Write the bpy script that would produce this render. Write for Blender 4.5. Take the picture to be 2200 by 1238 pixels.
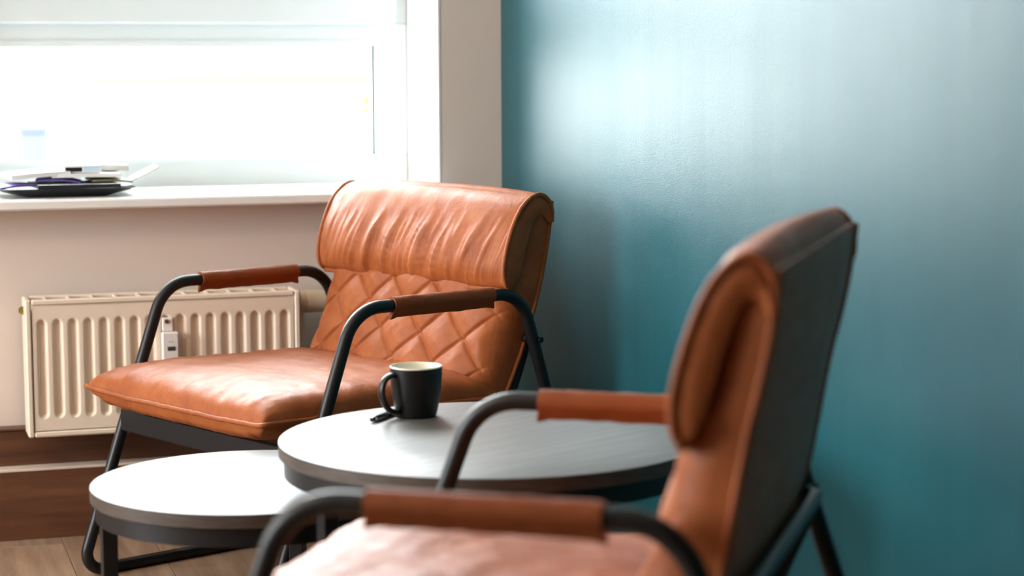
import bpy, math, random
import numpy as np
from mathutils import Matrix, Vector, noise as mnoise

for o in list(bpy.data.objects):
    bpy.data.objects.remove(o)
scene = bpy.context.scene
COL = scene.collection
random.seed(7)

# ------------------------------------------------------------------ camera
CAM_H = 1.0236
PITCH, YAW, ROLL, FPX = 0.1080, 0.3067, -0.0049, 4349.2
fw = Vector((math.sin(YAW) * math.cos(PITCH), math.cos(YAW) * math.cos(PITCH), -math.sin(PITCH)))
rt = Vector((math.cos(YAW), -math.sin(YAW), 0))
up = rt.cross(fw)
r2 = math.cos(ROLL) * rt + math.sin(ROLL) * up
u2 = -math.sin(ROLL) * rt + math.cos(ROLL) * up
cd = bpy.data.cameras.new('camera')
cam = bpy.data.objects.new('camera', cd)
COL.objects.link(cam)
m = Matrix.Identity(4)
for i in range(3):
    m[i][0], m[i][1], m[i][2] = r2[i], u2[i], -fw[i]
m[2][3] = CAM_H
cam.matrix_world = m
cd.sensor_fit = 'HORIZONTAL'
cd.sensor_width = 36.0
cd.lens = 36.0 * FPX / 2200.0
cd.clip_start = 0.05
cd.clip_end = 300
cd.dof.use_dof = True
cd.dof.focus_distance = 3.85
cd.dof.aperture_fstop = 3.0
scene.camera = cam

# ------------------------------------------------------------------ sky
world = bpy.data.worlds.new('sky')
scene.world = world
world.use_nodes = True
nt = world.node_tree
nt.nodes.clear()
wo = nt.nodes.new('ShaderNodeOutputWorld')
bg = nt.nodes.new('ShaderNodeBackground')
tcw = nt.nodes.new('ShaderNodeTexCoord')
sep = nt.nodes.new('ShaderNodeSeparateXYZ')
rmp = nt.nodes.new('ShaderNodeValToRGB')          # plain overcast dome, brighter overhead
rmp.color_ramp.elements[0].position = 0.0
rmp.color_ramp.elements[0].color = (0.80, 0.86, 0.90, 1)
rmp.color_ramp.elements[1].position = 0.9
rmp.color_ramp.elements[1].color = (0.95, 0.98, 1.0, 1)
nt.links.new(tcw.outputs['Generated'], sep.inputs[0])
nt.links.new(sep.outputs['Z'], rmp.inputs[0])
nt.links.new(rmp.outputs[0], bg.inputs['Color'])
bg.inputs['Strength'].default_value = 24.0
nt.links.new(bg.outputs[0], wo.inputs[0])

vs = scene.view_settings
vs.view_transform = 'Standard'
vs.look = 'None'
vs.exposure = 0.3
vs.gamma = 1.0
vs.use_curve_mapping = False

# room planes
WX, WY = 1.42, 4.56            # teal wall, window wall
LX, RY, CZ = -2.7, -4.0, 2.75  # left wall, wall behind, ceiling
WT = 0.36                      # outer wall thickness
WIN = (-0.14, 1.27, 0.745, 2.2)       # window wall opening x0 x1 z0 z1
WIN2 = (2.35, 4.05, 0.55, 2.1)         # left wall opening y0 y1 z0 z1


def portal(name, loc, rot, sx, sy):
    d = bpy.data.lights.new(name, 'AREA')
    d.shape = 'RECTANGLE'
    d.size, d.size_y = sx, sy
    d.cycles.is_portal = True
    o = bpy.data.objects.new(name, d)
    COL.objects.link(o)
    o.location = loc
    o.rotation_euler = rot
    return o


portal('window_portal', ((WIN[0] + WIN[1]) / 2, WY + WT + 0.02, (WIN[2] + WIN[3]) / 2), (-math.pi / 2, 0, 0),
       WIN[1] - WIN[0], WIN[3] - WIN[2])
portal('window_portal', (LX - WT - 0.02, (WIN2[0] + WIN2[1]) / 2, (WIN2[2] + WIN2[3]) / 2), (0, -math.pi / 2, 0),
       WIN2[3] - WIN2[2], WIN2[1] - WIN2[0])


# ------------------------------------------------------------------ helpers
class MB:
    """collects geometry for one mesh"""
    def __init__(self):
        self.v, self.f = [], []

    def add(self, vs_, fs_):
        n = len(self.v)
        self.v += [tuple(a) for a in vs_]
        self.f += [tuple(i + n for i in f) for f in fs_]
        return self

    def box(self, x0, x1, y0, y1, z0, z1):
        v = [(x, y, z) for x in (x0, x1) for y in (y0, y1) for z in (z0, z1)]
        f = [(0, 1, 3, 2), (4, 6, 7, 5), (0, 4, 5, 1), (2, 3, 7, 6), (0, 2, 6, 4), (1, 5, 7, 3)]
        return self.add(v, f)

    def bbox(self, x0, x1, y0, y1, z0, z1, b=0.003):
        """box with chamfered edges"""
        b = min(b, (x1 - x0) / 2.2, (y1 - y0) / 2.2, (z1 - z0) / 2.2)
        X, Y, Z = (x0, x1), (y0, y1), (z0, z1)
        vs_, idx = [], {}
        for i in (0, 1):
            for j in (0, 1):
                for k in (0, 1):
                    sx, sy, sz = (1, -1)[i], (1, -1)[j], (1, -1)[k]
                    p = (X[i], Y[j], Z[k])
                    idx[i, j, k, 0] = len(vs_); vs_.append((p[0], p[1] + sy * b, p[2] + sz * b))
                    idx[i, j, k, 1] = len(vs_); vs_.append((p[0] + sx * b, p[1], p[2] + sz * b))
                    idx[i, j, k, 2] = len(vs_); vs_.append((p[0] + sx * b, p[1] + sy * b, p[2]))
        fs_ = []
        def face(a):
            c = sum((Vector(vs_[i]) for i in a), Vector()) / len(a)
            n = (Vector(vs_[a[1]]) - Vector(vs_[a[0]])).cross(Vector(vs_[a[2]]) - Vector(vs_[a[0]]))
            ctr = Vector(((x0 + x1) / 2, (y0 + y1) / 2, (z0 + z1) / 2))
            fs_.append(tuple(a) if n.dot(c - ctr) > 0 else tuple(reversed(a)))
        for s in (0, 1):
            face([idx[s, 0, 0, 0], idx[s, 1, 0, 0], idx[s, 1, 1, 0], idx[s, 0, 1, 0]])
            face([idx[0, s, 0, 1], idx[1, s, 0, 1], idx[1, s, 1, 1], idx[0, s, 1, 1]])
            face([idx[0, 0, s, 2], idx[1, 0, s, 2], idx[1, 1, s, 2], idx[0, 1, s, 2]])
            for t in (0, 1):
                face([idx[s, t, 0, 0], idx[s, t, 1, 0], idx[s, t, 1, 1], idx[s, t, 0, 1]])
                face([idx[s, 0, t, 0], idx[s, 1, t, 0], idx[s, 1, t, 2], idx[s, 0, t, 2]])
                face([idx[0, s, t, 1], idx[1, s, t, 1], idx[1, s, t, 2], idx[0, s, t, 2]])
                for w in (0, 1):
                    face([idx[s, t, w, 0], idx[s, t, w, 1], idx[s, t, w, 2]])
        return self.add(vs_, fs_)

    def tube(self, path, r, seg=16, closed=False, ry=None, upv=None, caps=True):
        """round (or oval) tube along a path; parallel-transported frame"""
        P = [Vector(p) for p in path]
        n = len(P)
        T = []
        for i in range(n):
            if closed:
                t = P[(i + 1) % n] - P[i - 1]
            else:
                t = P[min(i + 1, n - 1)] - P[max(i - 1, 0)]
            T.append(t.normalized())
        u0 = Vector(upv) if upv else (Vector((0, 0, 1)) if abs(T[0].z) < 0.9 else Vector((1, 0, 0)))
        N = (u0 - T[0] * u0.dot(T[0])).normalized()
        vs_ = []
        for i in range(n):
            N = (N - T[i] * N.dot(T[i])).normalized()
            B = T[i].cross(N)
            rr = r[i] if isinstance(r, (list, tuple)) else r
            r_b = rr if ry is None else ry
            for k in range(seg):
                a = 2 * math.pi * k / seg
                vs_.append(P[i] + N * (rr * math.cos(a)) + B * (r_b * math.sin(a)))
        fs_ = []
        for i in range(n if closed else n - 1):
            j = (i + 1) % n
            for k in range(seg):
                l = (k + 1) % seg
                fs_.append((i * seg + k, i * seg + l, j * seg + l, j * seg + k))
        if not closed and caps:
            fs_.append(tuple(reversed(range(seg))))
            fs_.append(tuple(range((n - 1) * seg, n * seg)))
        return self.add(vs_, fs_)

    def lathe(self, prof, seg=48, c=(0, 0), close=False):
        vs_, fs_ = [], []
        n = len(prof)
        for r, z in prof:
            for k in range(seg):
                a = 2 * math.pi * k / seg
                vs_.append((c[0] + r * math.cos(a), c[1] + r * math.sin(a), z))
        for i in range(n - 1):
            for k in range(seg):
                l = (k + 1) % seg
                fs_.append((i * seg + k, i * seg + l, (i + 1) * seg + l, (i + 1) * seg + k))
        if close:
            fs_.append(tuple(reversed(range(seg))))
            fs_.append(tuple(range((n - 1) * seg, n * seg)))
        return self.add(vs_, fs_)

    def grid(self, fn, us, vs_):
        pts = [fn(u, v) for v in vs_ for u in us]
        nu = len(us)
        fs_ = [(j * nu + i, j * nu + i + 1, (j + 1) * nu + i + 1, (j + 1) * nu + i)
               for j in range(len(vs_) - 1) for i in range(nu - 1)]
        return self.add(pts, fs_)

    def build(self, name, mat, parent=None, smooth=False, angle=None):
        me = bpy.data.meshes.new(name)
        me.from_pydata(self.v, [], self.f)
        me.validate()
        me.materials.append(mat)
        me.update()
        o = bpy.data.objects.new(name, me)
        COL.objects.link(o)
        if smooth:
            me.polygons.foreach_set('use_smooth', [True] * len(me.polygons))
            if angle is not None:
                me.set_sharp_from_angle(angle=math.radians(angle))
        if parent is not None:
            o.parent = parent
        return o


def tag(o, label, cat=None, group=None, kind=None):
    if label: o['label'] = label
    if cat: o['category'] = cat
    if group: o['group'] = group
    if kind: o['kind'] = kind
    return o


def empty(name, loc=(0, 0, 0), rz=0):
    o = bpy.data.objects.new(name, None)
    o.empty_display_size = 0.1
    COL.objects.link(o)
    o.location = loc
    o.rotation_euler = (0, 0, rz)
    return o


def lin(a, b, n):
    return [a + (b - a) * i / (n - 1) for i in range(n)]


def sstep(a, b, x):
    t = min(1, max(0, (x - a) / (b - a)))
    return t * t * (3 - 2 * t)


def fillet(pts, rad, n=8, closed=True):
    """round the corners of a polyline; rad = tangent length per corner"""
    P = [Vector(p) for p in pts]
    out = []
    N = len(P)
    for i in range(N):
        if not closed and i in (0, N - 1):
            out.append(P[i]); continue
        t = rad[i] if isinstance(rad, (list, tuple)) else rad
        a, b, c = P[i - 1], P[i], P[(i + 1) % N]
        d1, d2 = (a - b).normalized(), (c - b).normalized()
        ang = d1.angle(d2)
        R = t * math.tan(ang / 2)
        ctr = b + (d1 + d2).normalized() * (R / math.sin(ang / 2))
        s, e = b + d1 * t - ctr, b + d2 * t - ctr
        tot = s.angle(e)
        for k in range(n + 1):
            w = k / n
            q = (s * math.sin((1 - w) * tot) + e * math.sin(w * tot)) / math.sin(tot)
            out.append(ctr + q)
    return out


def nz(x, y, z):
    return mnoise.noise(Vector((x, y, z)))


# ------------------------------------------------------------------ materials
def mat(name, base, rough=0.5, metal=0.0, spec=0.5):
    m_ = bpy.data.materials.new(name)
    m_.use_nodes = True
    b = m_.node_tree.nodes['Principled BSDF']
    b.inputs['Base Color'].default_value = (*base, 1)
    b.inputs['Roughness'].default_value = rough
    b.inputs['Metallic'].default_value = metal
    b.inputs['Specular IOR Level'].default_value = spec
    return m_


def nodes(m_):
    t = m_.node_tree
    return t, t.nodes['Principled BSDF'], lambda ty: t.nodes.new(ty), t.links.new


def coords(m_, scale=(1, 1, 1), kind='Object'):
    t, b, N, L = nodes(m_)
    tc, mp = N('ShaderNodeTexCoord'), N('ShaderNodeMapping')
    mp.inputs['Scale'].default_value = scale
    L(tc.outputs[kind], mp.inputs['Vector'])
    return mp.outputs['Vector']


def noise_node(m_, vec, scale, detail=4, rough=0.55):
    t, b, N, L = nodes(m_)
    n = N('ShaderNodeTexNoise')
    n.inputs['Scale'].default_value = scale
    n.inputs['Detail'].default_value = detail
    n.inputs['Roughness'].default_value = rough
    L(vec, n.inputs['Vector'])
    return n.outputs['Fac']


def ramp(m_, fac, stops):
    t, b, N, L = nodes(m_)
    r = N('ShaderNodeValToRGB')
    els = r.color_ramp.elements
    els[0].position, els[0].color = stops[0][0], (*stops[0][1], 1)
    els[1].position, els[1].color = stops[-1][0], (*stops[-1][1], 1)
    for p, c in stops[1:-1]:
        e = els.new(p)
        e.color = (*c, 1)
    L(fac, r.inputs[0])
    return r.outputs[0]


def bump(m_, fac, strength, dist, prev=None):
    t, b, N, L = nodes(m_)
    bn = N('ShaderNodeBump')
    bn.inputs['Strength'].default_value = strength
    bn.inputs['Distance'].default_value = dist
    L(fac, bn.inputs['Height'])
    if prev is not None:
        L(prev, bn.inputs['Normal'])
    L(bn.outputs[0], b.inputs['Normal'])
    return bn.outputs[0]


def link_in(m_, out, sock):
    t, b, N, L = nodes(m_)
    L(out, b.inputs[sock])


def grey(a):
    return (a, a, a)


def make_leather(name, c0, c1, c2, r0, r1):
    m_ = mat(name, c1, 0.45, 0.0, 0.22)
    v = coords(m_)
    n1 = noise_node(m_, v, 14.0, 8, 0.72)
    link_in(m_, ramp(m_, n1, [(0.3, c0), (0.52, c1), (0.75, c2)]), 'Base Color')
    n2 = noise_node(m_, v, 30.0, 5, 0.65)
    link_in(m_, ramp(m_, n2, [(0.3, grey(r0)), (0.7, grey(r1))]), 'Roughness')
    n3 = noise_node(m_, v, 420.0, 3, 0.6)
    b1 = bump(m_, n3, 0.16, 0.0012)
    v4 = coords(m_, (1, 1, 0.5))
    n4 = noise_node(m_, v4, 60.0, 6, 0.7)
    bump(m_, n4, 0.22, 0.006, b1)
    return m_


M = {}
M['leather'] = make_leather('cognac_leather', (0.27, 0.068, 0.018), (0.34, 0.093, 0.026), (0.42, 0.135, 0.045), 0.40, 0.54)
M['sleeve'] = make_leather('sleeve_leather', (0.21, 0.052, 0.014), (0.26, 0.066, 0.018), (0.31, 0.085, 0.026), 0.42, 0.55)
M['piping'] = make_leather('piping_leather', (0.28, 0.075, 0.022), (0.33, 0.092, 0.028), (0.38, 0.115, 0.038), 0.45, 0.55)

M['steel'] = mat('black_powder_coat', (0.007, 0.007, 0.008), 0.40, 0.0, 0.4)
_v = coords(M['steel'])
bump(M['steel'], noise_node(M['steel'], _v, 700, 2), 0.08, 0.0006)
M['bolt'] = mat('bolt_steel', (0.25, 0.25, 0.26), 0.3, 0.9)

# table top: dark grey-brown wood-look laminate
M['laminate'] = mat('dark_laminate', (0.09, 0.08, 0.075), 0.3)
_v = coords(M['laminate'], (1.2, 14, 1))
_n = noise_node(M['laminate'], _v, 5, 6, 0.65)
link_in(M['laminate'], ramp(M['laminate'], _n, [(0.3, (0.085, 0.074, 0.068)), (0.55, (0.11, 0.098, 0.092)), (0.75, (0.14, 0.128, 0.12))]), 'Base Color')
link_in(M['laminate'], ramp(M['laminate'], _n, [(0.3, grey(0.48)), (0.7, grey(0.45))]), 'Roughness')
M['laminate'].node_tree.nodes['Principled BSDF'].inputs['Specular IOR Level'].default_value = 1.0
bump(M['laminate'], _n, 0.02, 0.001)
M['edge'] = mat('edge_band', (0.115, 0.088, 0.07), 0.5)
_v = coords(M['edge'], (3, 3, 20))
link_in(M['edge'], ramp(M['edge'], noise_node(M['edge'], _v, 8, 5), [(0.3, (0.052, 0.038, 0.030)), (0.7, (0.092, 0.070, 0.056))]), 'Base Color')

# painted walls
M['plaster'] = mat('warm_white_paint', (0.73, 0.61, 0.535), 0.75)
_v = coords(M['plaster'])
link_in(M['plaster'], ramp(M['plaster'], noise_node(M['plaster'], _v, 2.2, 4), [(0.35, (0.72, 0.61, 0.54)), (0.65, (0.75, 0.62, 0.54))]), 'Base Color')
bump(M['plaster'], noise_node(M['plaster'], _v, 160, 4), 0.12, 0.002)
M['ceiling'] = mat('ceiling_white', (0.8, 0.78, 0.75), 0.9)
_v = coords(M['ceiling']); bump(M['ceiling'], noise_node(M['ceiling'], _v, 120, 3), 0.1, 0.002)

M['teal'] = mat('teal_satin_paint', (0.03, 0.14, 0.17), 0.4)
_n1 = noise_node(M['teal'], coords(M['teal'], (1, 3.2, 0.35)), 1.7, 3, 0.5)
link_in(M['teal'], ramp(M['teal'], _n1, [(0.3, (0.004, 0.066, 0.086)), (0.7, (0.006, 0.082, 0.102))]), 'Base Color')
_n2 = noise_node(M['teal'], coords(M['teal'], (1, 5, 0.3)), 1.4, 3, 0.5)
link_in(M['teal'], ramp(M['teal'], _n2, [(0.3, grey(0.33)), (0.7, grey(0.38))]), 'Roughness')
M['teal'].node_tree.nodes['Principled BSDF'].inputs['Specular IOR Level'].default_value = 0.34
_b = bump(M['teal'], noise_node(M['teal'], coords(M['teal']), 420, 3, 0.6), 0.28, 0.0018)
bump(M['teal'], noise_node(M['teal'], coords(M['teal'], (1, 7, 0.5)), 1.6, 2, 0.5), 0.05, 0.012, _b)

M['pvc'] = mat('white_window_plastic', (0.82, 0.90, 0.93), 0.3)
_v = coords(M['pvc']); link_in(M['pvc'], ramp(M['pvc'], noise_node(M['pvc'], _v, 3, 3), [(0.3, (0.81, 0.895, 0.925)), (0.7, (0.84, 0.915, 0.94))]), 'Base Color')
M['gasket'] = mat('dark_gasket', (0.012, 0.03, 0.022), 0.6)
M['sill'] = mat('sill_white', (0.84, 0.81, 0.77), 0.28)
_v = coords(M['sill']); bump(M['sill'], noise_node(M['sill'], _v, 60, 3), 0.05, 0.001)
M['reveal'] = mat('reveal_white', (0.88, 0.87, 0.85), 0.7)
_v = coords(M['reveal']); bump(M['reveal'], noise_node(M['reveal'], _v, 150, 3), 0.08, 0.002)

M['enamel'] = mat('cream_enamel', (0.80, 0.665, 0.545), 0.33)
_v = coords(M['enamel']); link_in(M['enamel'], ramp(M['enamel'], noise_node(M['enamel'], _v, 5, 3), [(0.3, (0.83, 0.68, 0.545)), (0.7, (0.86, 0.72, 0.585))]), 'Base Color')
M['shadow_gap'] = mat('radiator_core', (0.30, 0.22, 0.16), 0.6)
M['brass'] = mat('brass', (0.45, 0.33, 0.10), 0.35, 0.9)
M['valve'] = mat('valve_plastic', (0.78, 0.66, 0.48), 0.4)
M['device'] = mat('meter_plastic', (0.82, 0.76, 0.73), 0.4)
M['lcd'] = mat('meter_display', (0.06, 0.05, 0.045), 0.25)
M['rust'] = mat('brown_cap', (0.16, 0.045, 0.02), 0.5)


def wood(name, c0, c1, c2, sc, rough, gs=3.0):
    m_ = mat(name, c1, rough)
    v = coords(m_, sc)
    t, b, N, L = nodes(m_)
    inf = N('ShaderNodeObjectInfo')
    add = N('ShaderNodeVectorMath')
    mul = N('ShaderNodeMath'); mul.operation = 'MULTIPLY'; mul.inputs[1].default_value = 37.0
    L(inf.outputs['Random'], mul.inputs[0])
    L(v, add.inputs[0]); L(mul.outputs[0], add.inputs[1])
    n = noise_node(m_, add.outputs[0], gs, 7, 0.62)
    col = ramp(m_, n, [(0.28, c0), (0.5, c1), (0.74, c2)])
    hs = N('ShaderNodeHueSaturation')
    mr = N('ShaderNodeMapRange'); mr.inputs[3].default_value = 0.82; mr.inputs[4].default_value = 1.15
    L(inf.outputs['Random'], mr.inputs[0]); L(mr.outputs[0], hs.inputs['Value']); L(col, hs.inputs['Color'])
    L(hs.outputs[0], b.inputs['Base Color'])
    bump(m_, n, 0.12, 0.002)
    return m_


M['floor'] = wood('oak_laminate', (0.20, 0.125, 0.078), (0.32, 0.21, 0.14), (0.44, 0.31, 0.21), (11, 0.9, 1), 0.42)
M['skirt'] = wood('walnut_laminate', (0.065, 0.024, 0.012), (0.12, 0.046, 0.022), (0.18, 0.076, 0.038), (1.0, 1, 12), 0.4)
M['subfloor'] = mat('subfloor', (0.05, 0.04, 0.03), 0.9)
M['skirt_edge'] = mat('pale_edge_strip', (0.72, 0.60, 0.50), 0.4)

M['mug'] = mat('matt_black_glaze', (0.006, 0.006, 0.006), 0.36, 0.0, 0.4)
_v = coords(M['mug']); bump(M['mug'], noise_node(M['mug'], _v, 300, 2), 0.04, 0.0005)
M['mug_in'] = mat('cream_glaze', (0.80, 0.75, 0.62), 0.18)
M['pen'] = mat('black_plastic', (0.012, 0.012, 0.015), 0.25)
M['chrome'] = mat('chrome', (0.75, 0.75, 0.78), 0.12, 1.0)
M['tray'] = mat('black_tray', (0.008, 0.010, 0.014), 0.45)
M['paper'] = mat('white_paper', (0.86, 0.85, 0.84), 0.7)
_v = coords(M['paper']); link_in(M['paper'], ramp(M['paper'], noise_node(M['paper'], _v, 40, 2), [(0.3, (0.83, 0.82, 0.81)), (0.7, (0.88, 0.87, 0.86))]), 'Base Color')
M['purple'] = mat('purple_print', (0.13, 0.07, 0.32), 0.5)
M['olive'] = mat('olive_print', (0.20, 0.17, 0.08), 0.5)
M['pale_blue'] = mat('pale_blue_card', (0.55, 0.66, 0.76), 0.5)
M['yellow'] = mat('yellow_cable', (0.75, 0.42, 0.03), 0.4)


def glass_mat():
    m_ = bpy.data.materials.new('window_glass')
    m_.use_nodes = True
    t = m_.node_tree
    t.nodes.clear()
    o = t.nodes.new('ShaderNodeOutputMaterial')
    mx = t.nodes.new('ShaderNodeMixShader')
    tr = t.nodes.new('ShaderNodeBsdfTransparent')
    tr.inputs[0].default_value = (0.97, 0.985, 0.98, 1)
    gl = t.nodes.new('ShaderNodeBsdfGlossy')
    gl.inputs['Roughness'].default_value = 0.02
    fr = t.nodes.new('ShaderNodeFresnel')
    fr.inputs[0].default_value = 1.25
    t.links.new(fr.outputs[0], mx.inputs[0])
    t.links.new(tr.outputs[0], mx.inputs[1])
    t.links.new(gl.outputs[0], mx.inputs[2])
    t.links.new(mx.outputs[0], o.inputs[0])
    return m_


M['glass'] = glass_mat()


# ------------------------------------------------------------------ room shell
def struct(name, label, mb, material, parent=None, **k):
    o = mb.build(name, material, parent, **k)
    tag(o, label, kind='structure')
    return o


floor = struct('floor', 'brown oak laminate plank floor', MB().box(LX, WX, RY, WY, -0.12, -0.012), M['subfloor'])
pw, pl = 0.192, 1.285
plank_mesh = {}
nx = int(math.ceil((WX - LX) / pw))
for i in range(nx):
    x0 = LX + i * pw
    x1 = min(x0 + pw, WX)
    off = (i * 0.43) % 1.0 * pl
    y = RY - off
    while y < WY:
        a, b = max(y, RY), min(y + pl, WY)
        if b - a > 0.05:
            key = (round(x1 - x0, 3), round(b - a, 3))
            if key not in plank_mesh:
                o = MB().bbox(0, key[0] - 0.0008, 0, key[1] - 0.0008, -0.012, 0, 0.0012).build('plank', M['floor'], floor)
                plank_mesh[key] = o.data
            else:
                o = bpy.data.objects.new('plank', plank_mesh[key])
                COL.objects.link(o)
                o.parent = floor
            o.location = (x0 + 0.0004, a + 0.0004, 0)
        y += pl

struct('ceiling', 'white painted ceiling', MB().box(LX, WX, RY, WY, CZ, CZ + 0.2), M['ceiling'])
struct('wall_right', 'satin teal painted wall with vertical roller streaks',
       MB().box(WX, WX + 0.25, RY - 0.2, WY + WT, -0.12, CZ + 0.2), M['teal'])
w = MB()
w.box(LX - WT, WIN[0], WY, WY + WT, -0.12, CZ + 0.2)
w.box(WIN[1], WX, WY, WY + WT, -0.12, CZ + 0.2)
w.box(WIN[0], WIN[1], WY, WY + WT, -0.12, WIN[2] - 0.022)
w.box(WIN[0], WIN[1], WY, WY + WT, WIN[3], CZ + 0.2)
wall_back = struct('wall_back', 'warm white painted wall under and beside the window', w, M['plaster'])
w = MB()
w.box(LX - WT, LX, RY - 0.2, WIN2[0], -0.12, CZ + 0.2)
w.box(LX - WT, LX, WIN2[1], WY, -0.12, CZ + 0.2)
w.box(LX - WT, LX, WIN2[0], WIN2[1], -0.12, WIN2[2])
w.box(LX - WT, LX, WIN2[0], WIN2[1], WIN2[3], CZ + 0.2)
struct('wall_left', 'warm white painted wall with a second window', w, M['plaster'])
struct('wall_front', 'unseen wall behind the viewer, made teal to dim bounced light', MB().box(LX, WX, RY - 0.2, RY, -0.12, CZ + 0.2), M['teal'])  # unseen wall, given dark teal to cut light bounced onto the chairs

# reveals: thin white plaster lining of the window niche
rv = MB()
YF = 4.84                       # inner face of the window frame
rv.box(WIN[1] - 0.004, WIN[1] + 0.001, WY - 0.001, YF, WIN[2], WIN[3])
rv.box(WIN[0] - 0.001, WIN[0] + 0.004, WY - 0.001, YF, WIN[2], WIN[3])
rv.box(WIN[0] + 0.004, WIN[1] - 0.004, WY - 0.001, YF, WIN[3] - 0.004, WIN[3] + 0.001)
struct('trim_1', 'bright white window reveal lining', rv, M['reveal'])

# sill
sl = MB().bbox(WIN[0] - 0.03, WIN[1] - 0.002, 4.478, YF + 0.004, WIN[2] - 0.022, WIN[2], 0.004)
struct('trim_2', 'white window sill board with rounded front edge', sl, M['sill'])

# ---- window 1
win = empty('window_1', (0, YF, 0))
tag(win, 'white plastic framed window with low fixed pane over the sill', kind='structure')
X0, X1, Z0, Z1 = WIN[0] + 0.004, WIN[1] - 0.004, WIN[2], WIN[3] - 0.004
panes_x = [(-0.055, 1.187)]
zb, zt, ztr = 0.816, 1.080, 1.136
D = 0.07
fr = MB()
fr.bbox(X0, X1, 0, D, Z0, zb, 0.004)
fr.bbox(X0, X1, 0, D, zt, ztr, 0.004)
fr.bbox(X0, X1, 0.0, D, Z1 - 0.05, Z1, 0.004)
for a, b in ((X0, panes_x[0][0]), (panes_x[0][1], X1)):
    fr.bbox(a, b, 0.001, D, zb - 0.002, zt + 0.002, 0.003)
for a, b in ((X0, X0 + 0.045), (X1 - 0.045, X1)):
    fr.bbox(a, b, 0.001, D, ztr - 0.002, Z1 - 0.048, 0.003)
fr.build('window_frame', M['pvc'], win)
for a, b in panes_x:
    p = MB().box(a - 0.004, b + 0.004, 0.034, 0.040, zb - 0.004, zt + 0.004).build('pane', M['glass'], win)
    g = MB()
    t_ = 0.004
    g.box(a, a + t_, 0.020, 0.033, zb, zt); g.box(b - t_, b, 0.020, 0.033, zb, zt)
    g.box(a, b, 0.027, 0.033, zb, zb + 0.002); g.box(a, b, 0.027, 0.033, zt - 0.0015, zt)
    g.build('gasket', M['gasket'], win)
    # glazing bead
    gb = MB()
    gb.box(a - 0.012, b + 0.012, -0.004, 0.004, zt, zt + 0.012)
    gb.box(a - 0.012, b + 0.012, -0.004, 0.004, zb - 0.012, zb)
    gb.box(b, b + 0.012, -0.004, 0.004, zb, zt); gb.box(a - 0.012, a, -0.004, 0.004, zb, zt)
    gb.build('glazing_bead', M['pvc'], win)
for a, b in ((X0 + 0.03, X1 - 0.03),):
    s = MB()
    zz0, zz1 = ztr - 0.004, Z1 - 0.03
    s.bbox(a, b, -0.018, 0.05, zz0, zz0 + 0.082, 0.005)
    s.bbox(a, b, -0.018, 0.05, zz1 - 0.075, zz1, 0.005)
    s.bbox(a, a + 0.075, -0.018, 0.05, zz0 + 0.08, zz1 - 0.073, 0.005)
    s.bbox(b - 0.075, b, -0.018, 0.05, zz0 + 0.08, zz1 - 0.073, 0.005)
    so = s.build('sash', M['pvc'], win)
    MB().box(a + 0.07, b - 0.07, 0.02, 0.026, zz0 + 0.078, zz1 - 0.07).build('pane', M['glass'], so)

# ---- window 2 (left wall)
win2 = empty('window_2', (LX - 0.12, 0, 0))
tag(win2, 'white plastic framed window in the left wall', kind='structure')
f2 = MB()
y0, y1, z0, z1 = WIN2
for a, b, c, d in ((y0, y1, z0, z0 + 0.07), (y0, y1, z1 - 0.07, z1), (y0, y0 + 0.07, z0 + 0.07, z1 - 0.07),
                   (y1 - 0.07, y1, z0 + 0.07, z1 - 0.07), ((y0 + y1) / 2 - 0.05, (y0 + y1) / 2 + 0.05, z0 + 0.07, z1 - 0.07)):
    f2.bbox(-0.06, 0, a, b, c, d, 0.004)
f2.build('window_frame', M['pvc'], win2)
MB().box(-0.035, -0.03, y0 + 0.06, (y0 + y1) / 2 - 0.04, z0 + 0.06, z1 - 0.06).build('pane', M['glass'], win2)
MB().box(-0.035, -0.03, (y0 + y1) / 2 + 0.04, y1 - 0.06, z0 + 0.06, z1 - 0.06).build('pane', M['glass'], win2)

# ---- wooden skirting casing under the window
bb = empty('baseboard_back', (0, WY, 0))
tag(bb, 'walnut laminate skirting casing with pale ledge along the window wall', kind='structure')
YC = 4.478 - WY
seg_x = [LX, -2.30, -0.62, WX - 0.002]
for i in range(3):
    a, b = seg_x[i] + 0.0005, seg_x[i + 1] - 0.0005
    MB().bbox(a, b, YC, YC + 0.016, 0.0, 0.152, 0.0015).build('lower_board', M['skirt'], bb)
    MB().bbox(a, b, -0.040, -0.001, 0.158, 0.236, 0.0015).build('upper_board', M['skirt'], bb)
MB().bbox(LX, WX - 0.002, YC - 0.001, -0.001, 0.152, 0.158, 0.001).build('pale_ledge', M['skirt_edge'], bb)
MB().bbox(LX, WX - 0.002, -0.044, -0.001, 0.236, 0.242, 0.002).build('top_trim', M['skirt'], bb)

# ------------------------------------------------------------------ radiator
RX, RYF, RZ, RW, RH, RD = 0.3058, 4.4284, 0.5338, 0.60, 0.30, 0.092
rad = empty('radiator', (RX, RYF, RZ - RH))
tag(rad, 'cream enamelled panel radiator with fluted front below the window', 'radiator')
nfl, pitch_ = 17, 0.0332
cx0 = RW / 2 - pitch_ * (nfl - 1) / 2
B = 0.0125


def rad_depth(x, z):
    d = 0.0
    k = round((x - cx0) / pitch_)
    if 0 <= k < nfl:
        dx = abs(x - cx0 - k * pitch_)
        ze = max(0.046 + 0.006 - z, z - (RH - 0.048 - 0.006), 0) if True else 0
        r = math.hypot(dx, max(0, ze)) if ze > 0 else dx
        d = 0.0085 * (1 - sstep(0.0048, 0.0112, r))
    return d


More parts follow.
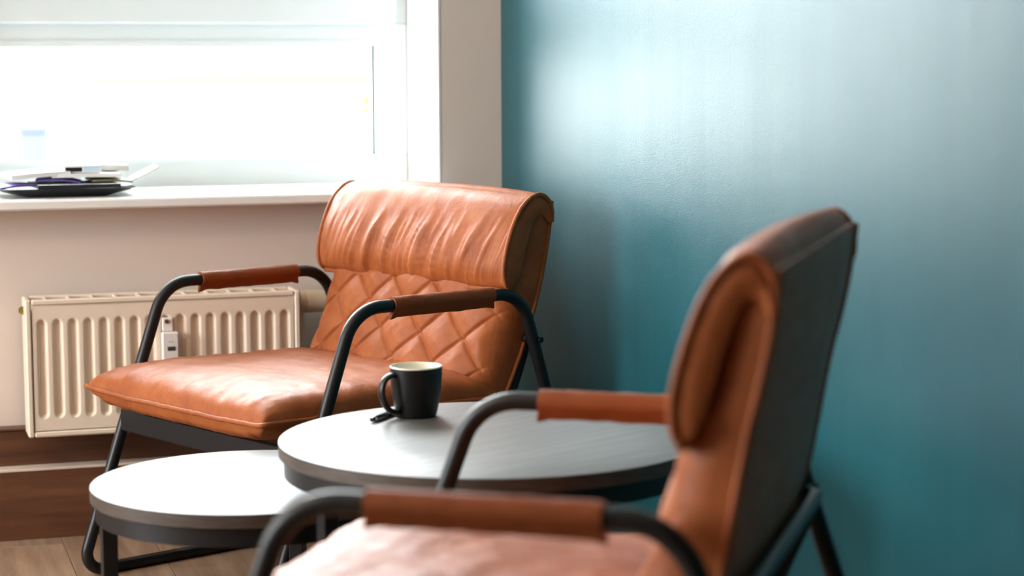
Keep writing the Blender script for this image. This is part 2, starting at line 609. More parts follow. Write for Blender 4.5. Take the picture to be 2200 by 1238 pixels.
xs_ = lin(B + 0.002, RW - B - 0.002, 17 * 14 + 1)
zs_ = [B + 0.002] + lin(0.035, 0.062, 10) + lin(0.08, RH - 0.08, 6) + lin(RH - 0.064, RH - 0.036, 10) + [RH - B - 0.002]
fp = MB()
fp.grid(lambda x, z: (x, 0.0025 + rad_depth(x, z), z), xs_, zs_)
fp.build('front_panel', M['enamel'], rad, smooth=True)
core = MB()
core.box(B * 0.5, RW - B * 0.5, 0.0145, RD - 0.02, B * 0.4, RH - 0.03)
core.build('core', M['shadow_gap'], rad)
bz = MB()      # bead around the front panel
bz.bbox(0, B, 0, RD, 0, RH, 0.003).build('side_cover', M['enamel'], rad)
MB().bbox(RW - B, RW, 0, RD, 0, RH, 0.003).build('side_cover', M['enamel'], rad)
MB().bbox(B + 0.0008, RW - B - 0.0008, 0, 0.014, 0, B, 0.003).build('bottom_rail', M['enamel'], rad)
MB().bbox(B + 0.0008, RW - B - 0.0008, 0, 0.012, RH - B, RH, 0.003).build('top_rail', M['enamel'], rad)
MB().bbox(B + 0.0008, RW - B - 0.0008, RD - 0.012, RD, RH - B, RH, 0.003).build('top_rail', M['enamel'], rad)
gs = MB().bbox(-0.003, 0.003, 0.0122, RD - 0.0122, -0.009, 0, 0.0012).build('grille_slat', M['enamel'], rad)
gs.location = (B + 0.034, 0, RH - 0.0015)
k = 1
while B + 0.034 + k * 0.0505 < RW - B - 0.02:
    g2 = bpy.data.objects.new('grille_slat', gs.data)
    COL.objects.link(g2); g2.parent = rad
    g2.location = (B + 0.034 + k * 0.0505, 0, RH - 0.0015)
    k += 1
# blind plug left, valve right
pz = RH - 0.027
MB().tube([(0.0, 0.05, pz), (-0.006, 0.05, pz), (-0.0065, 0.05, pz)], 0.009, 6).tube([(-0.006, 0.05, pz), (-0.010, 0.05, pz)], 0.006, 12).build('blind_plug', M['brass'], rad, smooth=True, angle=40)
vv = MB()
vr = [(0.0, 0.012), (0.006, 0.012), (0.0065, 0.020), (0.012, 0.0235), (0.018, 0.024), (0.0185, 0.0225), (0.020, 0.0225), (0.021, 0.0265), (0.07, 0.0245), (0.078, 0.021), (0.081, 0.010)]
vv.tube([(RW + a, 0.045, RH - 0.031) for a, r in vr], [r for a, r in vr], 28, upv=(0, 0, 1))
valve = vv.build('thermostat_valve', M['valve'], rad, smooth=True, angle=40)
MB().tube([(RW + 0.012, 0.045, RH - 0.045), (RW + 0.012, 0.045, RH - 0.30), (RW + 0.012, 0.045, -0.07)], 0.0075, 14).build('supply_pipe', M['enamel'], rad, smooth=True, angle=50)
# heat meter
hx, hz = 0.289, RH - 0.137
hm = MB().bbox(hx, hx + 0.0365, -0.017, 0.002, hz - 0.062, hz + 0.057, 0.003).build('heat_meter', M['device'], rad)
MB().bbox(hx + 0.0115, hx + 0.029, -0.0178, -0.016, hz + 0.016, hz + 0.0255, 0.0005).build('display', M['lcd'], hm)
for dx in (0.0165, 0.0225):
    MB().tube([(hx + dx, -0.0176, hz + 0.036), (hx + dx, -0.0165, hz + 0.036)], 0.0013, 10).build('indicator', M['olive'], hm)
clip = MB().bbox(hx + 0.003, hx + 0.026, -0.004, 0.006, hz + 0.057, hz + 0.088, 0.002).build('mounting_clip', M['device'], rad)
MB().tube([(hx + 0.0125, -0.0062, hz + 0.0795), (hx + 0.0125, -0.003, hz + 0.0795)], 0.0048, 14).build('clip_cap', M['rust'], clip)


# ------------------------------------------------------------------ lounge chairs
ARM_W, ARM_H = 0.3251, 0.5877
XF, XR, XBF, XBR = 0.1698, -0.2375, 0.3807, -0.4245
TR = 0.0122


def leg_x(z, front=True):
    t = (ARM_H - z) / (ARM_H - TR)
    return XF + (XBF - XF) * t if front else XR + (XBR - XR) * t


def rear_x(z):
    e = z - 0.6
    return -0.309 - 0.29 * e + 0.62 * e * e


def make_chair(loc, rz, label, rise, seed, squeeze=0.0):
    def xmap(x, z):
        xc = rear_x(z) + 0.045
        return xc + (x - xc) * (1 - squeeze * sstep(0.45, 0.62, z))

    def zmap(z):
        return z + rise * sstep(0.42, 0.62, z)
    root = empty('lounge_chair', loc, rz)
    tag(root, label, 'chair', 'cognac leather lounge chairs')
    rnd = random.Random(seed)
    # --- tubular side loops with leather sleeve
    for s in (-1, 1):
        y = s * ARM_W
        loop = fillet([(XF, y, ARM_H), (XR, y, ARM_H), (XBR, y, TR), (XBF, y, TR)], [0.058, 0.058, 0.05, 0.05], 10)
        fo = MB().tube(loop, TR, 18, closed=True, upv=(0, 1, 0)).build('side_frame', M['steel'], root, smooth=True)
        # sleeve: wrapped leather, seam flap under the tube
        xa, xb = 0.083, -0.162
        n = 40
        prof = []
        for k in range(28):
            a = 2 * math.pi * k / 28
            py, pz_ = 0.0155 * math.cos(a), 0.0165 * math.sin(a)
            if math.sin(a) < -0.2:
                q = sstep(-0.2, -0.95, math.sin(a))
                py *= (1 - 0.72 * q)
                pz_ -= 0.0065 * q
            prof.append((py, pz_))
        vs_, fs_ = [], []
        for i in range(n):
            t = i / (n - 1)
            x = xa + (xb - xa) * t
            e = min(t, 1 - t)
            for k, (py, pz_) in enumerate(prof):
                wv = 0.0010 * nz(x * 40, k * 0.5 + s * 7 + seed, 2.0)
                low = 1.0 if pz_ < -0.015 else 0.0
                dzz = low * (0.0012 * nz(x * 45, 3.3 + s, seed) - 0.004 * math.exp(-(e / 0.03) ** 2))
                xx = x + (low * 0.004 * (1 if t < 0.5 else -1) if e < 1e-6 else 0)
                vs_.append((xx, y + py * (1 + wv * 20), ARM_H + pz_ + wv + dzz))
        L_ = len(prof)
        for i in range(n - 1):
            for k in range(L_):
                l = (k + 1) % L_
                fs_.append((i * L_ + k, i * L_ + l, (i + 1) * L_ + l, (i + 1) * L_ + k))
        fs_.append(tuple(reversed(range(L_)))); fs_.append(tuple(range((n - 1) * L_, n * L_)))
        MB().add(vs_, fs_).build('arm_sleeve', M['sleeve'], fo, smooth=True, angle=55)
    # --- seat frame
    MB().bbox(0.272, 0.284, -ARM_W + 0.004, ARM_W - 0.004, 0.292, 0.338, 0.003).build('front_rail', M['steel'], root)
    for s in (-1, 1):
        y = s * 0.292
        path = fillet([(-0.283, y, 0.488), (-0.222, y, 0.345), (0.272, y, 0.322)], 0.04, 8, closed=False)
        MB().tube(path, 0.0105, 14).build('seat_rail', M['steel'], root, smooth=True, angle=50)
        yl = s * (ARM_W - 0.010)
        zb_ = 0.492
        MB().tube([(-0.272, s * 0.286, zb_), (leg_x(zb_, False), yl, zb_)], 0.0095, 14).build('bracket', M['steel'], root, smooth=True, angle=50)
        bo = MB().tube([(leg_x(zb_, False) - 0.008, s * (ARM_W + 0.006), zb_), (leg_x(zb_, False) - 0.008, s * (ARM_W + 0.0165), zb_)], 0.0062, 12)
        bo.build('bolt', M['steel'], root, smooth=True, angle=50)
    MB().tube([(-0.284, -0.286, 0.490), (-0.284, 0.286, 0.490)], 0.0105, 14).build('rear_crossbar', M['steel'], root, smooth=True, angle=50)

    # --- seat cushion
    sxf, sxr, sw = 0.364 - (0.022 if rise else 0.0), -0.195, 0.309
    cx, hx_ = (sxf + sxr) / 2, (sxf - sxr) / 2

    def outline(u, v):
        # square (u,v) -> cushion plan with slightly hollow sides and ear corners
        x = cx + hx_ * u * (1 - 0.014 * (1 - v ** 2) * (1 if u > 0 else 0))
        y = sw * v * (1 - 0.012 * (1 - u ** 2))
        return x, y

    def zpip(u, v):
        return 0.384 + 0.004 * u + 0.003 * (v * v) + (0.004 * abs(v) ** 6 if u > 0 else 0) + 0.0016 * nz(v * 9, u * 9, seed + 1.5)

    def dome(u, v):
        a = max(0, 1 - abs(u) ** 7.0) ** 0.42
        b = max(0, 1 - abs(v) ** 7.0) ** 0.40
        return a * b

    def seat_top(u, v):
        x, y = outline(u, v)
        d = dome(u, v)
        z = zpip(u, v) + 0.057 * d
        # gathers running in from the front seam
        fade = math.exp(-((1 - u) / 0.34) ** 2) * (1 - math.exp(-((1 - u) / 0.05) ** 2))
        g = nz(v * 8.5 + 0.8 * u, 0.7 * u, seed + 4.1) + 0.6 * nz(v * 21, 1.5 * u, seed + 8.7)
        z += 0.0062 * fade * g
        fade2 = math.exp(-((1 - abs(v)) / 0.22) ** 2) * (1 - math.exp(-((1 - abs(v)) / 0.05) ** 2))
        z += 0.0035 * fade2 * nz(u * 13, v * 1.5, seed + 2.2)
        z += 0.0028 * d * nz(u * 3.1, v * 3.4, seed + 6.0)
        return (x, y, z)

    def seat_bot(u, v):
        x, y = outline(u, v)
        z = zpip(u, v) - 0.043 * dome(u, v) ** 0.8
        fade = math.exp(-((1 - u) / 0.2) ** 2) * (1 - math.exp(-((1 - u) / 0.04) ** 2))
        z += 0.006 * fade * nz(v * 16, u, seed + 3.0) * (0.5 + abs(v) ** 4)
        return (x, y, z)
    q = [math.sin(a) for a in lin(-math.pi / 2, math.pi / 2, 81)]
    q2 = [0.45 * a + 0.55 * b for a, b in zip(lin(-1, 1, 81), q)]
    sc = MB().grid(seat_top, q2, q2)
    sc.grid(lambda u, v: seat_bot(u, -v), q2, q2)
    seat = sc.build('seat_cushion', M['leather'], root, smooth=True)
    ring = [(1, a) for a in lin(-1, 1, 60)] + [(a, 1) for a in lin(1, -1, 60)[1:]] + [(-1, a) for a in lin(1, -1, 60)[1:]] + [(a, -1) for a in lin(-1, 1, 60)[1:-1]]
    rp = []
    for u, v in ring:
        x, y = outline(u, v)
        rp.append((x + 0.002 * u, y + 0.002 * v, zpip(u, v) + 0.0014 * nz(u * 30, v * 30, seed)))
    MB().tube(rp, 0.0048, 8, closed=True).build('piping', M['piping'], seat, smooth=True)

    # --- back cushion
    bw = 0.303
    zb0, zb1 = 0.345, 0.762

    def back_pt(u, t, front=True):
        z = zb0 + (zb1 - zb0) * t
        xr_ = rear_x(z)
        y = u * bw * (1 - 0.012 * (1 - t))
        if not front:
            return (xmap(xr_ - 0.010 * (1 - u ** 4) * math.sin(math.pi * min(1, max(0, t))) ** 0.5, z), y, zmap(z))
        side = max(0, 1 - abs(u) ** 20) ** 0.45
        bot = max(0, 1 - max(0, (0.10 - t) / 0.10) ** 2.2) ** 0.5
        top_ = max(0, 1 - max(0, (t - 0.93) / 0.07) ** 2.2) ** 0.5
        th = 0.071 + 0.004 * math.sin(math.pi * t) + 0.018 * (1 - u * u) - 0.010 * sstep(0.55, 0.72, t)
        d = th * side * bot * top_
        # diamond quilting
        P_ = 0.128
        a = (y + (z - 0.02) * 1.22) / P_
        b = (y - (z + 0.015) * 1.22) / P_
        da = abs(a - round(a)) * P_ * 0.634
        db = abs(b - round(b)) * P_ * 0.634
        w_ = sstep(1.0, 0.86, abs(u))
        puff = min(1, da / 0.030) ** 0.5 * min(1, db / 0.030) ** 0.5
        crease = 0.5 * (math.exp(-(da / 0.0032) ** 2) + math.exp(-(db / 0.0032) ** 2))
        d += w_ * (0.0105 * puff - 0.0075 * crease) * bot * top_
        d += w_ * 0.0022 * nz(y * 38, z * 24, seed + 1.0) * puff
        return (xmap(xr_ + d * 0.965, z), y, zmap(z) + d * 0.20 * (1 if t > 0.1 else 0.5))
    qu = [0.7 * a + 0.3 * math.sin(a * math.pi / 2) for a in lin(-1, 1, 251)]
    qv = lin(0, 1, 201)
    bc = MB().grid(lambda u, t: back_pt(u, t), qu, qv)
    bc.grid(lambda u, t: back_pt(-u, t, False), lin(-1, 1, 25), lin(0, 1, 41))
    back = bc.build('back_cushion', M['leather'], root, smooth=True)
    pp = [back_pt(-1, t) for t in lin(1, 0, 50)] + [back_pt(u, 0) for u in lin(-1, 1, 40)[1:]] + [back_pt(1, t) for t in lin(0, 1, 50)[1:]]
    pp = [(x, y + 0.001 * nz(y * 20, z * 40, 3), z + 0.001 * nz(x * 40, z * 40, 5)) for x, y, z in pp]
    MB().tube(pp, 0.0046, 8).build('piping', M['piping'], back, smooth=True)

    # --- headrest folded over the top of the back
    outer = [(-0.236, 0.595), (-0.226, 0.594), (-0.216, 0.601), (-0.210, 0.618), (-0.210, 0.640), (-0.216, 0.668), (-0.226, 0.697),
             (-0.240, 0.727), (-0.258, 0.752), (-0.280, 0.769), (-0.302, 0.776), (-0.320, 0.770), (-0.332, 0.757), (-0.337, 0.740), (-0.336, 0.720)]
    inner = [(-0.331, 0.714), (-0.324, 0.725), (-0.312, 0.735), (-0.296, 0.731), (-0.284, 0.712), (-0.272, 0.682), (-0.262, 0.650), (-0.252, 0.618)]

    def resample(pts, n):
        P_ = [Vector((a, 0, b)) for a, b in pts]
        # Catmull-Rom densify then equal arc length
        D_ = []
        for i in range(len(P_) - 1):
            p0, p1, p2, p3 = P_[max(i - 1, 0)], P_[i], P_[i + 1], P_[min(i + 2, len(P_) - 1)]
            for k_ in range(12):
                t = k_ / 12
                D_.append(0.5 * ((2 * p1) + (p2 - p0) * t + (2 * p0 - 5 * p1 + 4 * p2 - p3) * t * t + (3 * p1 - p0 - 3 * p2 + p3) * t ** 3))
        D_.append(P_[-1])
        cum = [0]
        for i in range(1, len(D_)):
            cum.append(cum[-1] + (D_[i] - D_[i - 1]).length)
        out, j = [], 0
        for i in range(n):
            s_ = cum[-1] * i / (n - 1)
            while j < len(cum) - 2 and cum[j + 1] < s_:
                j += 1
            w_ = (s_ - cum[j]) / max(1e-9, cum[j + 1] - cum[j])
            out.append(D_[j].lerp(D_[j + 1], w_))
        return out
    no, ni = 84, 34
    op, ip = resample(outer, no), resample(inner, ni)
    nrm = []
    for i in range(no):
        t = (op[min(i + 1, no - 1)] - op[max(i - 1, 0)]).normalized()
        nrm.append(Vector((t.z, 0, -t.x)))     # outward: front/up
    hw = 0.306
    hy = [0.35 * a + 0.65 * math.sin(a * math.pi / 2) for a in lin(-1, 1, 161)]
    vs_, fs_ = [], []
    for v in hy:
        bul = (1 - v ** 4)
        y = hw * v
        for i in range(no):
            s_ = i / (no - 1)
            p_, n_ = op[i], nrm[i]
            front = sstep(0.02, 0.14, s_) * (1 - sstep(0.55, 0.85, s_))
            d = 0.017 * bul * max(0.0, math.sin(math.pi * min(1, s_ / 0.7))) ** 0.7 if s_ < 0.7 else 0.0
            d += 0.013 * (1 - v * v) ** 0.6 * (1 - sstep(0.72, 1.0, s_)) * sstep(0.42, 0.62, s_) if abs(v) < 1 else 0.0
            # ruched folds, strongest low on the roll, leaning with the pull of the leather
            lean = v * 6.2 - 2.4 * s_
            f1 = nz(lean * 1.5, s_ * 1.2, seed + 10.0)
            f2 = nz(lean * 3.3 + 3, s_ * 1.8, seed + 20.0)
            fold = 0.62 * f1 + 0.55 * f2
            fold = fold - 0.9 * max(0, 0.13 - abs(f2)) * 2.2
            amp = 0.0105 * sstep(0.05, 0.15, s_) * (1 - sstep(0.30, 0.56, s_)) * (0.35 + 0.65 * (1 - v ** 8))
            d += amp * fold
            d += 0.0016 * nz(v * 7, s_ * 9, seed + 5.0) * front
            q_ = p_ + n_ * d
            vs_.append((xmap(q_.x, q_.z), y, zmap(q_.z)))
        for i in range(ni):
            p_ = ip[i]
            vs_.append((xmap(p_.x, p_.z), y, zmap(p_.z)))
    L_ = no + ni
    nv = len(hy)
    for j in range(nv - 1):
        for i in range(L_):
            l = (i + 1) % L_
            fs_.append((j * L_ + i, (j + 1) * L_ + i, (j + 1) * L_ + l, j * L_ + l))
    # end caps: slightly puffed strips between outer and inner outline
    for j, sgn in ((0, -1), (nv - 1, 1)):
        base = len(vs_)
        mid = []
        for i in range(no):
            s_ = i / (no - 1)
            o_ = Vector(vs_[j * L_ + i])
            ii = ni - 1 - int(round(s_ * (ni - 1)))
            n_ = Vector(vs_[j * L_ + no + ii])
            c_ = (o_ + n_) / 2
            c_.y += sgn * 0.006
            vs_.append(tuple(c_))
        for i in range(no - 1):
            a0, a1 = j * L_ + i, j * L_ + i + 1
            m0, m1 = base + i, base + i + 1
            i0 = j * L_ + no + ni - 1 - int(round(i / (no - 1) * (ni - 1)))
            i1 = j * L_ + no + ni - 1 - int(round((i + 1) / (no - 1) * (ni - 1)))
            fa = (a0, a1, m1, m0)
            fb = (m0, m1, i1, i0) if i0 != i1 else (m0, m1, i0)
            if sgn < 0:
                fs_ += [fa, fb]
            else:
                fs_ += [tuple(reversed(fa)), tuple(reversed(fb))]
    head = MB().add(vs_, fs_).build('headrest', M['leather'], root, smooth=True, angle=50)
    for sgn in (-1, 1):
        pth = []
        for i in range(2, no):
            q_ = op[i] + nrm[i] * 0.0005
            pth.append((xmap(q_.x, q_.z), sgn * (hw + 0.001) + 0.0012 * nz(i * 0.6, sgn, seed), zmap(q_.z) + 0.0008 * nz(i * 0.5, 2, seed)))
        MB().tube(pth, 0.0046, 8).build('piping', M['piping'], head, smooth=True)
    q_ = op[3] + nrm[3] * 0.0015
    MB().tube([(xmap(q_.x, q_.z) + 0.0075 * (1 - v ** 4) + 0.001 * nz(v * 15, 1, seed), hw * v, zmap(q_.z) - 0.003 + 0.0012 * nz(v * 14, 4, seed)) for v in lin(-0.988, 0.988, 80)], 0.0050, 8).build('piping', M['piping'], head, smooth=True)
    return root


make_chair((0.8572, 3.9515, 0), 3.5565, 'cognac leather lounge chair between radiator and teal wall, quilted back facing viewer', 0.0, 3)
make_chair((0.7159, 2.1801, 0), 2.5497, 'blurred nearest cognac leather lounge chair seen from behind its back', 0.070, 11, 0.26)


# ------------------------------------------------------------------ tables
def make_table(loc, R, H, leg_r, angs, rz, label):
    t = empty('coffee_table', (loc[0], loc[1], 0), rz)
    tag(t, label, 'table', 'nest of round coffee tables')
    th = 0.022
    top = MB().lathe([(0.0005, H), (R * 0.5, H), (R - 0.0012, H), (R - 0.0003, H - 0.0004), (R - 0.0003, H - 0.0016)], 128)
    top.lathe([(R - 0.004, H - 0.0016), (R - 0.004, H - th), (0.0005, H - th)], 128)
    tp = top.build('table_top', M['laminate'], t, smooth=True, angle=40)
    MB().lathe([(R - 0.0038, H - 0.0014), (R, H - 0.0014), (R, H - th + 0.001), (R - 0.001, H - th), (R - 0.0038, H - th)], 128).build('edge_band', M['edge'], tp, smooth=True, angle=40)
    rb = 0.030
    MB().lathe([(R - 0.008, H - th - 0.0005), (R - 0.008, H - th - rb), (R - 0.012, H - th - rb), (R - 0.012, H - th - 0.0005), (R - 0.008, H - th - 0.0005)], 128).build('ring_frame', M['steel'], t, smooth=True, angle=40)
    lw = 0.0125
    for a in angs:
        l = MB().bbox(-lw, lw, -lw, lw, 0.0, H - th - 0.001, 0.0015).build('leg', M['steel'], t)
        l.location = (leg_r * math.cos(a - rz), leg_r * math.sin(a - rz), 0)
        l.rotation_euler = (0, 0, a - rz)
    return t


rad_ = math.radians
ya = -YAW
make_table((0.9149, 2.9998), 0.3329, 0.4497, 0.300, [rad_(-144) + ya, rad_(-24) + ya, rad_(96) + ya], 0.5,
           'larger taller round coffee table holding the black mug')
make_table((0.5756, 3.2189), 0.2610, 0.3600, 0.234, [rad_(181.0), rad_(61.0), rad_(-59.0)], 0.25,
           'smaller lower round coffee table tucked under the larger one, bright reflecting top')

# ------------------------------------------------------------------ mug and pen
TH = 0.4497
mug = empty('mug', (0.851, 3.217, TH + 0.0003))
tag(mug, 'matt black ceramic mug with cream inside, on the larger table', 'mug')
body = MB().lathe([(0.001, 0.0015), (0.0285, 0.0015), (0.030, 0.0), (0.0325, 0.0008), (0.0340, 0.004), (0.0375, 0.020), (0.0405, 0.038), (0.0425, 0.056), (0.0434, 0.072), (0.0435, 0.0825)], 64)
mb_ = body.build('body', M['mug'], mug, smooth=True, angle=50)
MB().lathe([(0.0435, 0.0825), (0.0434, 0.0838), (0.0425, 0.0848), (0.0412, 0.0846), (0.0403, 0.0835), (0.0400, 0.072), (0.0385, 0.045), (0.0345, 0.018), (0.030, 0.008), (0.022, 0.005), (0.001, 0.0045)], 64).build('inner_glaze', M['mug_in'], mug, smooth=True)
hd = Vector((-rt.x * 0.80 - math.sin(YAW) * 0.60, -rt.y * 0.80 - math.cos(YAW) * 0.60, 0)).normalized()
pts = [(0.040, 0.0705), (0.047, 0.0725), (0.056, 0.0705), (0.0635, 0.064), (0.0675, 0.054), (0.0680, 0.042), (0.0640, 0.029), (0.0560, 0.018), (0.0465, 0.0115), (0.0365, 0.0095), (0.0335, 0.0095)]
sm = []
for i in range(len(pts) - 1):
    for k in range(5):
        p0, p1, p2, p3 = [Vector(pts[max(0, min(len(pts) - 1, i + j))]) for j in (-1, 0, 1, 2)]
        t = k / 5
        sm.append(0.5 * (2 * p1 + (p2 - p0) * t + (2 * p0 - 5 * p1 + 4 * p2 - p3) * t * t + (3 * p1 - p0 - 3 * p2 + p3) * t ** 3))
sm.append(Vector(pts[-1]))
MB().tube([(hd.x * a.x, hd.y * a.x, a.y) for a in sm], 0.0046, 18, ry=0.0078, upv=(0, 0, 1)).build('handle', M['mug'], mug, smooth=True)

pen = empty('pen', (0.767, 3.180, TH + 0.0053), math.atan2(0.75, 0.66))
tag(pen, 'black ballpoint pen with chrome clip lying behind the mug', 'pen')
MB().tube([(0.010, 0, 0), (0.012, 0, 0), (0.10, 0, 0), (0.125, 0, 0), (0.137, 0, 0)], [0.0044, 0.005, 0.005, 0.0042, 0.0016], 18, upv=(0, 0, 1)).build('barrel', M['pen'], pen, smooth=True, angle=50)
MB().tube([(0.004, 0, 0), (0.0045, 0, 0), (0.0098, 0, 0)], [0.0046, 0.0052, 0.0052], 18, upv=(0, 0, 1)).build('collar', M['chrome'], pen, smooth=True, angle=50)
MB().tube([(-0.004, 0, 0), (-0.003, 0, 0), (0.0038, 0, 0)], [0.0028, 0.0036, 0.0036], 14, upv=(0, 0, 1)).build('push_button', M['pen'], pen, smooth=True, angle=50)
cl = MB().bbox(0.003, 0.044, -0.0072, -0.0058, -0.0016, 0.0016, 0.0004).bbox(0.003, 0.007, -0.0065, -0.004, -0.0016, 0.0016, 0.0004)
cl.build('clip', M['chrome'], pen)

# ------------------------------------------------------------------ things on the sill
SZ = WIN[2]
ty = 4.655
tr = empty('tray', (0.415, ty, SZ))
tag(tr, 'shallow black tray full of leaflets on the window sill', 'tray')
hxb, hyb, hxt, hyt, hh = 0.088, 0.072, 0.152, 0.108, 0.019


def rrect(hx0, hy0, r, z, n=6):
    o_ = []
    for cxs, cys, a0 in ((1, 1, 0), (-1, 1, 90), (-1, -1, 180), (1, -1, 270)):
        for k in range(n + 1):
            a = rad_(a0 + 90 * k / n)
            o_.append((cxs * (hx0 - r) + r * math.cos(a), cys * (hy0 - r) + r * math.sin(a), z))
    return o_


rings = [rrect(hxb, hyb, 0.02, 0.0005), rrect(hxb + 0.004, hyb + 0.002, 0.02, 0.0015), rrect(hxt * 0.8 + hxb * 0.2, hyt * 0.8 + hyb * 0.2, 0.03, hh * 0.72), rrect(hxt, hyt, 0.035, hh),
         rrect(hxt + 0.001, hyt + 0.001, 0.035, hh + 0.001), rrect(hxt - 0.002, hyt - 0.002, 0.033, hh + 0.001), rrect(hxb, hyb, 0.02, 0.004)]
L_ = len(rings[0])
vs_ = [p for r in rings for p in r]
fs_ = [(i * L_ + k, i * L_ + (k + 1) % L_, (i + 1) * L_ + (k + 1) % L_, (i + 1) * L_ + k) for i in range(len(rings) - 1) for k in range(L_)]
fs_ += [tuple(reversed(range(L_))), tuple(range((len(rings) - 1) * L_, len(rings) * L_))]
MB().add(vs_, fs_).build('shell', M['tray'], tr, smooth=True, angle=40)


def leaflet(name, label, cat, c, size, rot, material, bend=0.0, group=None):
    sx, sy, sz = size
    b = MB()
    nxx = 13
    us = lin(-1, 1, nxx)
    def top_(u, v): return (u * sx / 2, v * sy / 2, sz + bend * (1 - u * u))
    b.grid(lambda u, v: top_(u, v), us, [-1, 1])
    b.grid(lambda u, v: (-u * sx / 2, v * sy / 2, bend * (1 - u * u)), us, [-1, 1])
    for v in (-1, 1):
        b.add([(u * sx / 2, v * sy / 2, bend * (1 - u * u)) for u in us] + [top_(u, v) for u in us],
              [(i, i + 1, nxx + i + 1, nxx + i) if v < 0 else (i + 1, i, nxx + i, nxx + i + 1) for i in range(nxx - 1)])
    for u in (-1, 1):
        q4 = [(u * sx / 2, -sy / 2, 0), (u * sx / 2, sy / 2, 0), (u * sx / 2, sy / 2, sz), (u * sx / 2, -sy / 2, sz)]
        b.add(q4, [(0, 1, 2, 3) if u > 0 else (3, 2, 1, 0)])
    o = b.build(name, material)
    o.location = c
    o.rotation_euler = rot
    tag(o, label, cat, group)
    return o


z_ = SZ + 0.0295
G = 'printed papers in the sill tray'
leaflet('booklet', 'dark booklet lying across the rim of the black tray', 'booklet', (0.435, ty - 0.02, SZ + 0.0205), (0.18, 0.19, 0.0085), (0, 0, 0.05), M['tray'], 0, G)
leaflet('leaflet', 'purple printed leaflet at the left end of the tray', 'leaflet', (0.300, ty - 0.01, z_ - 0.0085), (0.085, 0.13, 0.004), (0, -0.06, 0.12), M['purple'], 0.003, G)
leaflet('leaflet', 'purple leaflet bent across the middle of the tray', 'leaflet', (0.405, ty + 0.012, z_ + 0.001), (0.10, 0.14, 0.003), (0, 0.05, -0.10), M['purple'], 0.005, G)
leaflet('leaflet', 'olive printed leaflet at the right end of the tray', 'leaflet', (0.515, ty, z_ + 0.0005), (0.085, 0.14, 0.004), (0, 0.03, 0.05), M['olive'], 0.002, G)
leaflet('booklet', 'thick white booklet on the left of the paper pile', 'booklet', (0.355, ty + 0.02, z_ + 0.0125), (0.13, 0.15, 0.010), (0, -0.05, 0.10), M['paper'], 0.002, G)
leaflet('booklet', 'white booklet under the little box', 'booklet', (0.465, ty + 0.02, z_ + 0.0115), (0.15, 0.15, 0.008), (0, 0.0, -0.06), M['paper'], 0.001, G)
leaflet('booklet', 'uppermost white booklet leaning at the back of the pile', 'booklet', (0.475, ty + 0.055, z_ + 0.0225), (0.17, 0.08, 0.013), (0, 0.02, 0.1), M['paper'], 0.002, G)
leaflet('card', 'stiff card sticking out at a slant over the tray end', 'card', (0.590, ty - 0.01, z_ + 0.0165), (0.072, 0.10, 0.002), (0, -0.45, 0.0), M['olive'], -0.001, G)
bx = empty('small_box', (0.455, ty - 0.012, z_ + 0.0215))
bx.rotation_euler = (0, 0, -0.05)
tag(bx, 'little white box with a black label on the paper pile', 'box')
MB().bbox(-0.042, 0.042, -0.028, 0.028, 0, 0.017, 0.001).build('carton', M['paper'], bx)
MB().box(-0.037, -0.001, -0.0287, -0.028, 0.003, 0.0125).build('black_label', M['tray'], bx)
MB().box(0.002, 0.039, -0.0287, -0.028, 0.002, 0.015).build('blue_label', M['pale_blue'], bx)

# ------------------------------------------------------------------ yellow cable at the teal wall
cpts = [(1.405, 4.36, 0.006), (1.37, 4.30, 0.008), (1.365, 4.24, 0.03), (1.385, 4.18, 0.045), (1.40, 4.10, 0.02), (1.39, 4.0, 0.006), (1.37, 3.9, 0.006)]
cp = []
for i in range(len(cpts) - 1):
    for k in range(8):
        p0, p1, p2, p3 = [Vector(cpts[max(0, min(len(cpts) - 1, i + j))]) for j in (-1, 0, 1, 2)]
        t = k / 8
        cp.append(0.5 * (2 * p1 + (p2 - p0) * t + (2 * p0 - 5 * p1 + 4 * p2 - p3) * t * t + (3 * p1 - p0 - 3 * p2 + p3) * t ** 3))
cp.append(Vector(cpts[-1]))
tag(MB().tube(cp, 0.0055, 12).build('cable', M['yellow'], smooth=True, angle=50), 'thin yellow cable on the floor at the foot of the teal wall', 'cable')

# ------------------------------------------------------------------ outdoors
M['asphalt'] = mat('pale_paving', (0.42, 0.42, 0.41), 0.9)
_v = coords(M['asphalt']); bump(M['asphalt'], noise_node(M['asphalt'], _v, 8, 5), 0.3, 0.01)
struct('ground_outside', 'pale paved street outside the window', MB().box(-40, 60, WY + WT + 0.3, 70, -0.7, -0.4), M['asphalt'])

M['render_wall'] = mat('white_render', (0.74, 0.73, 0.70), 0.9)
_v = coords(M['render_wall']); bump(M['render_wall'], noise_node(M['render_wall'], _v, 30, 4), 0.2, 0.01)
M['ledge_yellow'] = mat('ochre_band', (0.45, 0.36, 0.030), 0.8)
M['dark_glass'] = mat('blue_grey_glass', (0.030, 0.033, 0.040), 0.5)
M['bin'] = mat('blue_grey_plastic', (0.028, 0.034, 0.044), 0.6)
M['leaf'] = mat('yellow_leaf', (0.30, 0.29, 0.025), 0.7)
M['roof'] = mat('roof_edge', (0.5, 0.5, 0.5), 0.8)
hs_ = empty('annex_building', (0, 16, -0.4))
tag(hs_, 'pale rendered low building with ochre band across the street', 'building')
MB().box(-5, 11, 0, 5, 0, 3.0).build('wall', M['render_wall'], hs_)
MB().bbox(-5.2, 11.2, -0.25, 5.2, 3.0, 3.2, 0.02).build('roof', M['roof'], hs_)
MB().bbox(1.62, 8.0, -0.04, 0.0, 1.29, 1.40, 0.01).build('ochre_band', M['ledge_yellow'], hs_)
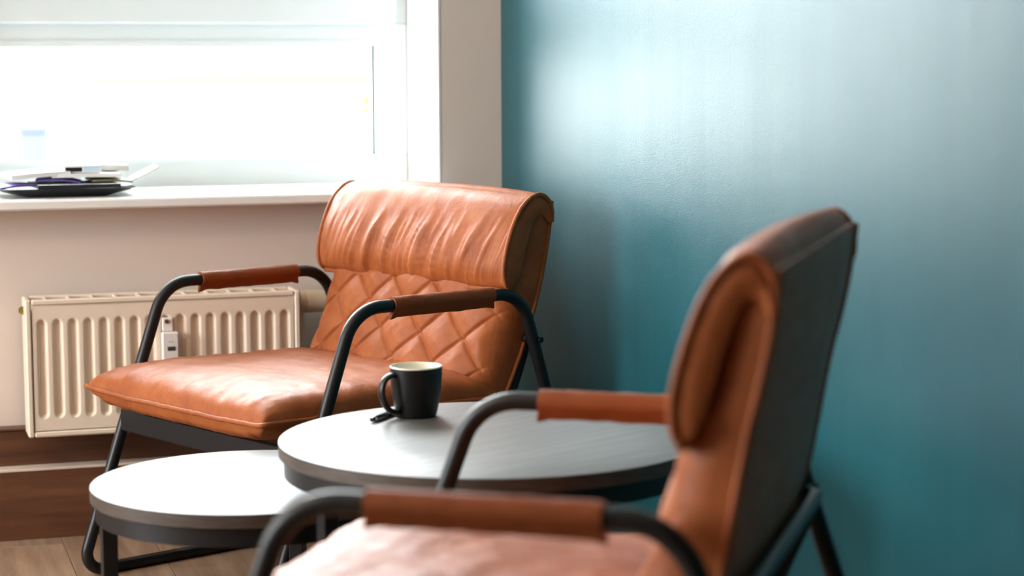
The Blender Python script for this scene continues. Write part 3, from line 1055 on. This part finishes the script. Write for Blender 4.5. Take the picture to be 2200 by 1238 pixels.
wn = MB().bbox(1.30, 1.58, -0.03, 0.0, 0.96, 1.50, 0.01).build('window', M['render_wall'], hs_)
MB().box(1.335, 1.545, -0.035, -0.028, 1.0, 1.46).build('pane', M['dark_glass'], wn)

bn = empty('waste_bin', (1.12, 15.0, -0.4))
tag(bn, 'blue grey wheeled bin outside, faint through the window', 'bin')
vs_ = [(sx * a, sy * b, z) for z, a, b in ((0.08, 0.085, 0.20), (0.98, 0.105, 0.26)) for sx, sy in ((-1, -1), (1, -1), (1, 1), (-1, 1))]
MB().add(vs_, [(3, 2, 1, 0), (4, 5, 6, 7), (0, 1, 5, 4), (1, 2, 6, 5), (2, 3, 7, 6), (3, 0, 4, 7)]).build('body', M['bin'], bn)
MB().bbox(-0.115, 0.115, -0.28, 0.28, 0.985, 1.05, 0.02).build('lid', M['bin'], bn)
for sx in (-0.09, 0.09):
    MB().tube([(sx - 0.012, 0.18, 0.08), (sx + 0.012, 0.18, 0.08)], 0.08, 20).build('wheel', M['tray'], bn)

sh = empty('shrub', (3.70, 15.3, -0.4))
tag(sh, 'yellow leaved shrub outside at the right end of the pane', 'shrub')
rr_ = random.Random(5)
lv = MB()
for _ in range(900):
    a, h_ = rr_.random() * 6.283, rr_.random()
    rad0 = 0.26 * math.sin(math.pi * (0.12 + 0.85 * h_)) * (0.45 + 0.55 * rr_.random() ** 0.5)
    c_ = Vector((rad0 * math.cos(a), rad0 * math.sin(a), 0.2 + 1.05 * h_))
    n1, n2 = [Vector((rr_.gauss(0, 1), rr_.gauss(0, 1), rr_.gauss(0, 1))).normalized() * 0.035 for _ in (0, 1)]
    lv.add([c_ - n1, c_ + n2 * 0.6, c_ + n1, c_ - n2 * 0.6], [(0, 1, 2, 3)])
fo_ = lv.build('foliage', M['leaf'], sh)
fo_['kind'] = 'stuff'
MB().tube([(0, 0, 0), (0.01, 0.01, 0.4), (0, 0.02, 0.8)], [0.02, 0.016, 0.008], 8).build('stem', M['skirt'], sh, smooth=True)

# ------------------------------------------------------------------ ceiling globe lamp
LAMP = (-1.35, 2.75, 2.28)
lampm = bpy.data.materials.new('opal_globe')
lampm.use_nodes = True
lb = lampm.node_tree.nodes['Principled BSDF']
lb.inputs['Base Color'].default_value = (0.9, 0.88, 0.84, 1)
lb.inputs['Emission Color'].default_value = (1.0, 0.72, 0.50, 1)
lb.inputs['Emission Strength'].default_value = 50.0
lp = empty('pendant_lamp', (LAMP[0], LAMP[1], CZ))
tag(lp, 'warm opal globe pendant lamp hanging from the ceiling', 'lamp')
gl_ = MB()
n_ = 16
gl_.lathe([(max(0.0005, 0.15 * math.sin(math.pi * i / n_)), -0.47 + 0.15 * -math.cos(math.pi * i / n_)) for i in range(n_ + 1)], 32)
gl_.build('globe', lampm, lp, smooth=True)
MB().tube([(0, 0, -0.32), (0, 0, -0.02)], 0.004, 8).build('cord', M['pen'], lp)
MB().lathe([(0.001, -0.02), (0.045, -0.02), (0.05, -0.001), (0.001, -0.001)], 24).build('ceiling_cup', M['pvc'], lp, smooth=True, angle=40)
